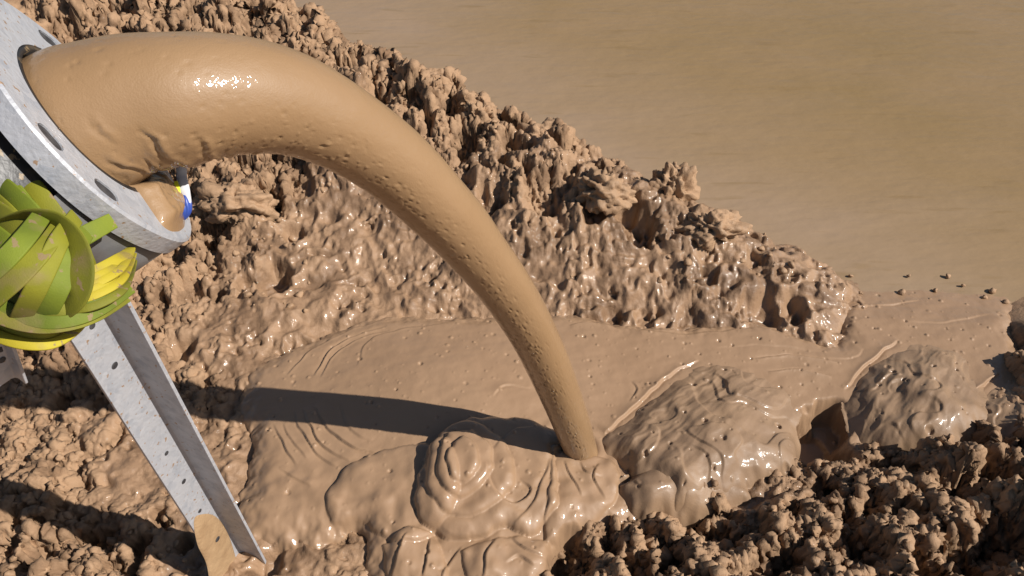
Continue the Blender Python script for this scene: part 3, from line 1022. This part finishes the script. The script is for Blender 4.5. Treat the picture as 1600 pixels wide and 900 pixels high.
bal = ballistic()
bdep = (bal - CC) @ CF
bpx = np.stack([800 + FPX * ((bal - CC) @ CR) / bdep, 450 - FPX * ((bal - CC) @ CU) / bdep], 1)
strm = [(128, 196, 124), (165, 178, 117), (210, 163, 110), (270, 157, 107), (335, 150, 99), (400, 152, 91), (455, 163, 83), (505, 184, 75), (552, 210, 69), (600, 243, 64), (640, 278, 61), (680, 318, 57), (715, 355, 53), (750, 398, 48), (785, 443, 44),
        (812, 484, 41), (836, 528, 38), (857, 572, 36), (876, 618, 33), (893, 662, 30), (906, 700, 27), (915, 730, 25)]
path, rad = [], []
for a, b, w in strm:
    k = ((bpx - (a, b)) ** 2).sum(1).argmin()
    path.append(at(a, b, bdep[k]))
    rad.append(0.97 * w * bdep[k] / FPX)
path = [P0 - NRM * 0.10] + path
rad = [rad[0]] + rad
pr = smooth_line([np.append(p, r) for p, r in zip(path, rad)], 20)
C3, RR = pr[:, :3], pr[:, 3]
for _ in range(12):
    C3[1:-1] = (C3[:-2] + 2 * C3[1:-1] + C3[2:]) / 4
    RR[1:-1] = (RR[:-2] + 2 * RR[1:-1] + RR[2:]) / 4
NA = 200
ns = len(C3)
T = np.gradient(C3, axis=0)
T /= np.linalg.norm(T, axis=1)[:, None]
side = np.cross(T, [0, 0, 1.0]); side /= np.linalg.norm(side, axis=1)[:, None]     # towards camera-side (-y)
top = np.cross(side, T)
s_len = np.concatenate([[0], np.cumsum(np.linalg.norm(np.diff(C3, axis=0), axis=1))])
ang = np.linspace(0, 2 * np.pi, NA, endpoint=False)
S, A = np.meshgrid(s_len, ang, indexing='ij')
ca, sa = np.cos(A), np.sin(A)
Rm = RR[:, None] * np.ones_like(A)
# periodic noise coordinates around the tube
u1, u2 = ca * 0.9, sa * 0.9


def tnoise(fs, fa, sd, octv=3):
    return 0.5 * (fbm(S * fs, u1 * fa + 11.3, sd, octv) + fbm(S * fs + 4.2, u2 * fa + 7.7, sd + 3, octv))


disp = 0.012 * Rm * tnoise(6, 1.6, 801, 2) * 2 + 0.0006 * tnoise(24, 5, 811)
low = sstep(0.35, -0.55, sa)                    # underside, where the skin tears
mouth = sstep(0.42, 0.16, S) * sstep(0.0, 0.1, S)
Aw = np.where(A > np.pi, A - 2 * np.pi, A)
for s0, lean, a_hi, a_lo, dep_ in ((.115, .050, .05, -1.5, .005), (.150, .045, -.25, -1.6, .006), (.185, .040, .25, -1.5, .007), (.205, .030, -.4, -1.7, .005), (.235, .035, .0, -1.6, .006), (.275, .025, -.5, -1.6, .005), (.33, .02, -.6, -1.5, .004), (.14, .03, .6, .25, .003)):
    ds = S - (s0 - lean * Aw + 0.012 * vnoise(Aw * 2.2 + s0 * 90, S * 0 + s0 * 50, 823) + 0.004 * vnoise(Aw * 8 + s0 * 90, S * 0 + 3, 825))
    env = sstep(a_hi, a_hi - .35, Aw) * sstep(a_lo - .3, a_lo + .1, Aw)
    disp += env * .65 * dep_ * (-np.exp(-(ds / .0045) ** 2) + 0.75 * np.exp(-((ds - .009) / .006) ** 2))
disp += 0.003 * tnoise(22, 3, 829, 2) * mouth * low
PX, PY = S, A * 0.09
pits = domes(PX + 9, PY + 9, 0.020, 831, .10, .24, dens=.4, sharp=.6)
bumps = domes(PX + 3, PY + 3, 0.014, 841, .10, .26, dens=.5, sharp=.6)
band = np.exp(-((sa + 0.28) / 0.45) ** 2) * sstep(0.15, 0.35, S)
disp += (0.0034 * bumps - 0.0050 * pits) * (0.06 + 0.94 * band)
disp += -0.0045 * pits * mouth * 0.35
Rm = Rm + disp
VV = C3[:, None, :] + side[:, None, :] * (ca * Rm)[..., None] + top[:, None, :] * (sa * Rm)[..., None]
idx = np.arange(ns * NA).reshape(ns, NA)
nx = np.roll(idx, -1, 1)
sfc = np.stack([idx[:-1], idx[1:], nx[1:], nx[:-1]], -1).reshape(-1, 4)
stream = mesh_obj('mud_stream', VV.reshape(-1, 3), sfc, M_STREAM)
tag(stream, 'thick smooth stream of brown mud arching out of the pipe into the pool', 'mud stream')

# ------------------------------------------------------------------ discharge pipe and flange
pipe = root('discharge_pipe', tuple(P0 - NRM * 0.25))
tag(pipe, 'black discharge pipe with galvanised flange, mud pouring from its mouth', 'pipe')


LUG = 0.0


def ring_pt(s, r, a):
    if r > 0.2:
        r = r + 0.024 * abs(math.cos(a - LUG)) ** 9 - 0.004 * math.sin(a - LUG) ** 2
    return P0 + NRM * s + EA * (r * math.cos(a)) + EB * (r * math.sin(a))


def lathe(name, prof, mat, parent, n=128, a0=0.0, a1=2 * math.pi, closed=True):
    """prof: list of (s along axis, r); revolved about the bore"""
    full = abs(a1 - a0 - 2 * math.pi) < 1e-6
    m = n if full else n + 1
    V = [ring_pt(s, r, a0 + (a1 - a0) * k / n) for k in range(m) for s, r in prof]
    p = len(prof)
    F = []
    for k in range(n):
        k2 = (k + 1) % m
        for j in range(p if closed else p - 1):
            j2 = (j + 1) % p
            F.append((k * p + j, k * p + j2, k2 * p + j2, k2 * p + j))
    o = mesh_obj(name, V, F, mat, parent, smooth=False)
    return o


def soften(o, w, seg=2, ang=30):
    md = o.modifiers.new('bevel', 'BEVEL')
    md.width, md.segments, md.limit_method, md.angle_limit = w, seg, 'ANGLE', math.radians(ang)
    o.data.polygons.foreach_set('use_smooth', np.ones(len(o.data.polygons), bool))
    o.data.set_sharp_from_angle(angle=math.radians(35))
    return o


def img_angle(px, py):
    """angle round the bore of the flange-face point seen at a photo pixel"""
    d = ray(px, py)
    t = ((P0 - CC) @ NRM) / (d @ NRM)
    q = CC + d * t - P0
    return math.atan2(q @ EB, q @ EA), math.hypot(q @ EA, q @ EB)


LUG = img_angle(285, 352)[0]
R_OUT, R_IN, TH = 0.211, 0.136, 0.037
M_FLANGE = steel_material('galvanised_flange', mud_top=(tuple(-EA * 0.2 + EB * 0.98), 0.40, 0.05))
# flange plate with slotted holes cut through it by a boolean
fl = lathe('flange', [(0, R_IN), (0, R_OUT - .004), (-.004, R_OUT), (-TH, R_OUT), (-TH, R_IN)], M_FLANGE, pipe, 160)
fl.data.polygons.foreach_set('use_smooth', np.ones(len(fl.data.polygons), bool))
fl.data.set_sharp_from_angle(angle=math.radians(28))


def slot_cutter(a_mid, da, r, w, depth0, depth1):
    n = 12
    bm = bmesh.new()
    out = []
    for k in range(n + 1):
        a = a_mid - da + 2 * da * k / n
        t = abs(k / n * 2 - 1)
        ww = w * math.sqrt(max(0.12, 1 - t ** 4))
        out.append((a, ww))
    loop = [(a, r + ww) for a, ww in out] + [(a, r - ww) for a, ww in reversed(out)]
    o0 = np.array(pipe['_o'])
    v0 = [bm.verts.new(Vector(ring_pt(depth0, rr, a) - o0)) for a, rr in loop]
    v1 = [bm.verts.new(Vector(ring_pt(depth1, rr, a) - o0)) for a, rr in loop]
    bm.faces.new(v0)
    bm.faces.new(v1[::-1])
    m = len(loop)
    for k in range(m):
        bm.faces.new((v0[k], v1[k], v1[(k + 1) % m], v0[(k + 1) % m]))
    bmesh.ops.recalc_face_normals(bm, faces=bm.faces[:])
    return bm


slots = [(82, 213), (168, 304), (74, 56)]
cut = bpy.data.meshes.new('cut')
cbm = bmesh.new()
sl_ang = []
for px, py in slots:
    a, r = img_angle(px, py)
    sl_ang.append(a)
    tmp = slot_cutter(a, 0.125, 0.180, 0.0135, 0.02, -0.03)
    me = bpy.data.meshes.new('t')
    tmp.to_mesh(me)
    tmp.free()
    cbm.from_mesh(me)
    bpy.data.meshes.remove(me)
cbm.to_mesh(cut)
cbm.free()
cut_o = bpy.data.objects.new('cutter', cut)
COL.objects.link(cut_o)
cut_o.parent = pipe
md = fl.modifiers.new('slots', 'BOOLEAN')
md.operation, md.object, md.solver = 'DIFFERENCE', cut_o, 'EXACT'
bpy.context.view_layer.update()
dg = bpy.context.evaluated_depsgraph_get()
nm = bpy.data.meshes.new_from_object(fl.evaluated_get(dg))
fl.modifiers.clear()
fl.data = nm
bpy.data.objects.remove(cut_o)
o0 = np.array(pipe['_o'])
for a in sl_ang:                # dark plug in each slot, the recess's shade painted as colour
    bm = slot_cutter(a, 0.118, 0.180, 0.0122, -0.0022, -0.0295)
    me = bpy.data.meshes.new('slot_shade')
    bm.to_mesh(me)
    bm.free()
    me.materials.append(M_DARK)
    b = bpy.data.objects.new('slot_shade', me)
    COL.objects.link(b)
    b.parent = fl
lathe('bore_liner', [(-.001, R_IN - .0005), (-.001, R_IN - .010), (-.4, R_IN - .010), (-.4, R_IN - .0005)], M_RUBBER, pipe)
lathe('hose', [(-TH - .001, R_IN + .01), (-TH - .001, .190), (-1.3, .190), (-1.3, .175), (-TH - .02, .175)], M_RUBBER, pipe)
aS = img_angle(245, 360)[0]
lathe('bounce_band', [(-TH - .003, .196), (-TH - .003, .205), (-TH - .115, .205), (-TH - .115, .196)], M_BOUNCE, pipe, 64, aS - 0.62, aS + 0.75)  # grey sector added on the hose to stand for ground bounce

# caked mud resting on the flange's lower lip under the stream
lipv = []
a_l = img_angle(243, 305)[0]
nn, mm = 50, 24
for i in range(nn):
    for j in range(mm):
        u, v_ = i / (nn - 1), j / (mm - 1)
        a = a_l - 0.42 + 0.84 * u
        r = 0.118 + 0.085 * v_
        edge = min(1, 6 * min(u, 1 - u)) * min(1, 5 * min(v_, 1 - v_) + .0)
        h = 0.03 * edge ** .5 + 0.006 * edge * float(fbm(np.array([u * 7.]), np.array([v_ * 5.]), 55, 3)[0]) - 0.006
        lipv.append(ring_pt(h, r, a))
mesh_obj('mud_cake', lipv, grid_faces(nn, mm), M_STREAM, pipe)

# ------------------------------------------------------------------ sling, ribbons wrapped round the pipe
sling = root('lifting_sling', tuple(at(90, 420, 1.2)))
tag(sling, 'yellow green webbing sling wrapped and knotted round the black pipe', 'sling')


def ribbon(name, pts, mat, parent, folds=0, thick=0.0022, bulge=0.08, amp=0.004, sd=0, n=14, m=26, off=0.0, lift=0.0):
    """pts: photo px, py, depth (m), half width (m), roll (rad; 0 = flat to the viewer)"""
    pr = smooth_line([list(at(p[0], p[1], p[2])) + [p[3], p[4]] for p in pts], n)
    C, Wd, Rl = pr[:, :3], pr[:, 3], pr[:, 4]
    T = np.gradient(C, axis=0)
    T /= np.linalg.norm(T, axis=1)[:, None] + 1e-9
    tocam = CC - C
    tocam /= np.linalg.norm(tocam, axis=1)[:, None]
    B = np.cross(tocam, T)
    B /= np.linalg.norm(B, axis=1)[:, None] + 1e-9
    N = np.cross(T, B)
    c, s = np.cos(Rl)[:, None], np.sin(Rl)[:, None]
    B2, N2 = B * c + N * s, N * c - B * s
    C = C + B2 * off + N2 * lift
    rows = len(C)
    th = np.linspace(0, 2 * np.pi, 2 * m, endpoint=False)
    hm = np.linspace(-1, 1, m)
    cx = np.concatenate([hm[::-1], hm])
    cy = np.concatenate([np.ones(m), -np.ones(m)]) * np.where(np.abs(cx) > .999, .5, 1)
    U = np.linspace(0, 1, rows)
    V = np.zeros((rows, 2 * m, 3))
    for i in range(rows):
        f = 0
        if folds:
            ph = cx * (folds + .5) + .35 * math.sin(U[i] * 4 + sd) + sd * .37
            f = amp * 2.2 * (np.abs((ph % 1) * 2 - 1) ** .6 - .6) * (0.45 + 0.55 * math.sin(U[i] * 3.3 + sd) ** 2)
        h = (bulge * Wd[i]) * (1 - cx ** 2) + f + thick * cy
        V[i] = C[i] + B2[i] * (cx * Wd[i])[:, None] + N2[i] * h[:, None]
    q = np.arange(rows * 2 * m).reshape(rows, 2 * m)
    qn = np.roll(q, -1, 1)
    F = np.stack([q[:-1], qn[:-1], qn[1:], q[1:]], -1).reshape(-1, 4)
    o = mesh_obj(name, V.reshape(-1, 3), F, mat, parent)
    o.data.set_sharp_from_angle(angle=math.radians(50))
    return o


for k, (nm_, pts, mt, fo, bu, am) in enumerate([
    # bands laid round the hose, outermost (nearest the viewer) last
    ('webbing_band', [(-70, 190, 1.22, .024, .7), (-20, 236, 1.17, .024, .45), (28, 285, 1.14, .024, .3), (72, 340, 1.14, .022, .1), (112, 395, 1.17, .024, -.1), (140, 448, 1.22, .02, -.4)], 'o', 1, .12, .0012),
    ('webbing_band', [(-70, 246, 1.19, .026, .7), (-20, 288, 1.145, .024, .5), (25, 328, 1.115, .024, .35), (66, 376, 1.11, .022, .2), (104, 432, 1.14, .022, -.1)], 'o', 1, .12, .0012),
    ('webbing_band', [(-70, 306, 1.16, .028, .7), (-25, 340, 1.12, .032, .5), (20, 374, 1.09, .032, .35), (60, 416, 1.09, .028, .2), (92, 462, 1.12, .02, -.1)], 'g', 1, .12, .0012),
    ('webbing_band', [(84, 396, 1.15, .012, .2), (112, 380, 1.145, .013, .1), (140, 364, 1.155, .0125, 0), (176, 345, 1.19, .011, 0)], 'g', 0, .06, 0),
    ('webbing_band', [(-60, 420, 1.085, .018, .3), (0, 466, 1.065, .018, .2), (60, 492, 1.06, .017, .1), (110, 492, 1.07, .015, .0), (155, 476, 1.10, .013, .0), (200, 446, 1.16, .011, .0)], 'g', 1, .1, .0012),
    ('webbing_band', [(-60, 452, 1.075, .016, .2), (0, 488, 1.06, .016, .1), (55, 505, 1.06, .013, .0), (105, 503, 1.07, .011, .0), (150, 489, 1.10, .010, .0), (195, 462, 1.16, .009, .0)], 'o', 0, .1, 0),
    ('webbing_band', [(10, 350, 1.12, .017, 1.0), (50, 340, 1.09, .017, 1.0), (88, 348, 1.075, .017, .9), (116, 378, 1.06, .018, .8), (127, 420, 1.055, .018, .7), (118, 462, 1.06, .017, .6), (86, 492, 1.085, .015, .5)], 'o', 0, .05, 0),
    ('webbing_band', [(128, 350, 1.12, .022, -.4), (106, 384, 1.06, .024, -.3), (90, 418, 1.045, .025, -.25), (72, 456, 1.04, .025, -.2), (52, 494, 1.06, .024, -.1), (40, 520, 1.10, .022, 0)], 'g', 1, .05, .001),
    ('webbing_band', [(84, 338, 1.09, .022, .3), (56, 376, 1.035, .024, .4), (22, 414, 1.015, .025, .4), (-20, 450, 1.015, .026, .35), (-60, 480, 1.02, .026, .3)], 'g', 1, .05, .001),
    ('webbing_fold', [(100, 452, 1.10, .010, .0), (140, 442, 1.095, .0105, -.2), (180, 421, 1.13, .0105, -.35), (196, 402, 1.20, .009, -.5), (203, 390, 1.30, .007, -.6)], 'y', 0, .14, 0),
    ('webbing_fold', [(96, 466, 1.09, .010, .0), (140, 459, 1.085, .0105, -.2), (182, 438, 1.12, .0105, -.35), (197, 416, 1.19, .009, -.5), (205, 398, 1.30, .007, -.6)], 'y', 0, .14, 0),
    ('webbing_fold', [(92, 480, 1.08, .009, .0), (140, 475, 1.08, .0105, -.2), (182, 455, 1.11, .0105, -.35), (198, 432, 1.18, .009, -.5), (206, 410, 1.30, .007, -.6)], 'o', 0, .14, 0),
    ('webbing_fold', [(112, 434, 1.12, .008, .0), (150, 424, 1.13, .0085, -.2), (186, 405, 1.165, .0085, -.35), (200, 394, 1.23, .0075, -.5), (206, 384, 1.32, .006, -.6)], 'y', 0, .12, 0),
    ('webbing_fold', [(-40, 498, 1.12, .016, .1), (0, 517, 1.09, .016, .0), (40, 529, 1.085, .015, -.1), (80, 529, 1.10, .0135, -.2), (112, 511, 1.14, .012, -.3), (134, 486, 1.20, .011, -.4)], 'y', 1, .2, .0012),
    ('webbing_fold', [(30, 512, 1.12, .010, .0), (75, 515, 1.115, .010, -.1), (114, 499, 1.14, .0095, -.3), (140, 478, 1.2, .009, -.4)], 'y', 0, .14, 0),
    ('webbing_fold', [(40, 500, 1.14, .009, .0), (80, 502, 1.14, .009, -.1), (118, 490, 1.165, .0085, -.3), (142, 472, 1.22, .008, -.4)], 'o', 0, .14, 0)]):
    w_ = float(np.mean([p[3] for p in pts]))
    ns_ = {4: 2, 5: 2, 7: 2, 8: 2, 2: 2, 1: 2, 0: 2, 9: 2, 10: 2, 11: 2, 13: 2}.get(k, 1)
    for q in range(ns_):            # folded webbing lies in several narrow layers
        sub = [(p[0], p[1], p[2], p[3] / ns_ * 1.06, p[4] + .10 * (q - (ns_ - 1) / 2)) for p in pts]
        ribbon(nm_, sub, {'g': M_SLING_SHADE, 'y': M_SLING_LIT, 'o': M_SLING_SHADE_O}[('og' if (k + q) % 2 else 'go')[0] if mt != 'y' and ns_ > 1 else mt], sling, 0 if ns_ > 1 else fo, thick=.0018, bulge=bu, amp=am, sd=k,
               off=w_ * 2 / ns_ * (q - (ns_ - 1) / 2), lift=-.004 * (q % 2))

# ------------------------------------------------------------------ angle-iron post carrying the pipe
M_STEEL = steel_material('galvanised_steel')


def angle_iron(name, base, topp, d1, d2, l1, l2, th, mat, parent, chamfer=0):
    """L section; inner corner runs base->topp, legs along d1, d2"""
    base, topp, d1, d2 = map(np.asarray, (base, topp, d1, d2))
    r = th * 1.3
    prof = [(l1, 0), (l1, -th), (-th * .3, -th), (-th, -th * .3), (-th, l2), (0, l2), (0, r), (r * .3, r * .3), (r, 0)]
    V, F = [], []
    m = len(prof)
    for P in (base, topp):
        V += [P + d1 * a + d2 * b for a, b in prof]
    bm = bmesh.new()
    o0 = np.array(parent['_o'])
    bv = [bm.verts.new(Vector(v - o0)) for v in V]
    for k in range(m):
        bm.faces.new((bv[k], bv[(k + 1) % m], bv[m + (k + 1) % m], bv[m + k]))
    bm.faces.new(bv[:m][::-1]); bm.faces.new(bv[m:])
    bmesh.ops.recalc_face_normals(bm, faces=bm.faces[:])
    me = bpy.data.meshes.new(name)
    bm.to_mesh(me); bm.free()
    me.materials.append(mat)
    o = bpy.data.objects.new(name, me)
    COL.objects.link(o)
    o.parent = parent
    return soften(o, .0012)


pb = G(378, 862, 0.0)
pt = G(162, 481, 1.10)
axisv = (pt - pb) / np.linalg.norm(pt - pb)
pb2 = pb - axisv * 0.15
pt2 = pt + axisv * 0.065
post = root('steel_post', tuple(pb))
tag(post, 'galvanised steel angle post standing in the mud under the pipe', 'post')
th_ = math.radians(35)
vr = np.array([pb[1], -pb[0], 0]); vr /= np.linalg.norm(vr)
vc = np.array([-pb[0], -pb[1], 0]); vc /= np.linalg.norm(vc)
leg1 = -math.cos(th_) * vr + math.sin(th_) * vc
leg2 = math.sin(th_) * vr + math.cos(th_) * vc
L1, L2 = 0.084, 0.073
angle_iron('angle_section', pb2, pt2, leg1, leg2, L1, L2, 0.008, M_STEEL, post)


def disc(name, c, nrm, r, th, mat, parent, n=20, ring=None):
    nrm = np.asarray(nrm) / np.linalg.norm(nrm)
    a = np.cross(nrm, [0, 0, 1.0]); a /= np.linalg.norm(a)
    b = np.cross(nrm, a)
    bm = bmesh.new()
    o0 = np.array(parent['_o'])
    lo = [bm.verts.new(Vector(c + a * r * math.cos(k * 2 * math.pi / n) + b * r * math.sin(k * 2 * math.pi / n) - o0)) for k in range(n)]
    hi = [bm.verts.new(Vector(c + nrm * th + a * r * .9 * math.cos(k * 2 * math.pi / n) + b * r * .9 * math.sin(k * 2 * math.pi / n) - o0)) for k in range(n)]
    bm.faces.new(hi)
    for k in range(n):
        bm.faces.new((lo[k], lo[(k + 1) % n], hi[(k + 1) % n], hi[k]))
    me = bpy.data.meshes.new(name)
    bm.to_mesh(me); bm.free()
    me.materials.append(mat)
    o = bpy.data.objects.new(name, me)
    COL.objects.link(o)
    o.parent = parent
    return o


n1 = np.cross(leg1, axisv); n1 /= np.linalg.norm(n1)
if n1 @ (CC - pb) < 0: n1 = -n1
plane0 = pb
for px, py, r in [(144, 509, .007), (179, 571, .008), (260, 708, .006), (287, 752, .007), (312, 798, .006), (337, 841, .0085)]:
    d = ray(px, py)
    t = ((plane0 - CC) @ n1) / (d @ n1)
    disc('bolt_hole', CC + d * t + n1 * (.0066 if py > 820 else .0008), n1, r, .0006, M_DARK, post)

# mud smeared over the foot of the wide leg
bm = bmesh.new()
smear = [(303, 812), (318, 803), (335, 806), (350, 822), (362, 850), (372, 892), (372, 930), (335, 930), (322, 880), (308, 850)]
qs = []
for px, py in smear:
    d = ray(px, py)
    t = ((plane0 - CC) @ n1) / (d @ n1)
    qs.append(CC + d * t)
qs = smooth_line(qs, 5, closed=True)
cen = qs.mean(0)
rings = [(1.0, .0005), (.93, .0035), (.75, .0048), (.4, .0055)]
V = [cen + (q - cen) * s + n1 * h for s, h in rings for q in qs] + [cen + n1 * .0055]
m = len(qs)
F = []
for k in range(len(rings) - 1):
    for j in range(m):
        F.append((k * m + j, k * m + (j + 1) % m, (k + 1) * m + (j + 1) % m, (k + 1) * m + j))
for j in range(m):
    F.append(((len(rings) - 1) * m + j, (len(rings) - 1) * m + (j + 1) % m, len(V) - 1, len(V) - 1))
me = bpy.data.meshes.new('mud_smear')
me.from_pydata([tuple(v - np.array(post['_o'])) for v in V], [], [tuple(dict.fromkeys(f)) for f in F])
for p in me.polygons: p.use_smooth = True
M_SMEAR = mud_material('smeared_mud', (0.37, 0.245, 0.135), (0.31, 0.198, 0.108), 0.6, 0.4, [(150, 0.002, 3.0), (30, .005, 3.0)], cscale=22)
me.materials.append(M_SMEAR)
sm = bpy.data.objects.new('mud_smear', me)
COL.objects.link(sm)
sm.parent = post

# short second angle piece hanging below the sling at the left
br = root('steel_bracket', tuple(at(12, 560, 1.22)))
tag(br, 'short galvanised bracket end poking down below the yellow webbing', 'bracket')
b0 = at(24, 588, 1.24)
b1 = at(-2, 520, 1.16)
ax = (b1 - b0) / np.linalg.norm(b1 - b0)
tc = (CC - b0) / np.linalg.norm(CC - b0)
rr_ = np.cross(ax, tc); rr_ /= np.linalg.norm(rr_)
if rr_[0] < 0: rr_ = -rr_
cc_ = np.cross(rr_, ax); 
if cc_ @ tc < 0: cc_ = -cc_
angle_iron('angle_section', b0, b1 + ax * .1, -rr_ * .92 + cc_ * .39, rr_ * .39 + cc_ * .92, .07, .022, .005, M_STEEL, br)
nb = rr_ * .39 + cc_ * .92
for px, py in [(2, 545), (3, 562)]:
    d = ray(px, py)
    t = ((b0 - CC) @ nb) / (d @ nb)
    disc('bolt_hole', CC + d * t + nb * .0008, nb, .006, .0006, M_DARK, br)

# ------------------------------------------------------------------ strap end behind the flange
st = root('strap_end', tuple(at(287, 300, 1.42)))
tag(st, 'blue white and yellow strap end dangling under the mud arch by the flange', 'strap end')
ribbon('white_strap', [(284, 252, 1.42, .009, 0), (284, 275, 1.42, .0085, .1), (288, 297, 1.41, .009, .2), (294, 318, 1.41, .006, .3)], M_WHITE, st, 0, .003, bulge=.3)
ribbon('blue_tape', [(283, 297, 1.415, .008, 0), (286, 312, 1.41, .013, .1), (288, 328, 1.41, .012, 0), (284, 340, 1.415, .007, 0)], M_BLUE, st, 1, .004, bulge=.4, amp=.001)
ribbon('yellow_tape', [(275, 284, 1.405, .003, 0), (277, 297, 1.40, .005, 0), (281, 310, 1.40, .003, 0)], M_YEL, st, 0, .002)

for o in COL.objects:
    if '_o' in o:
        del o['_o']
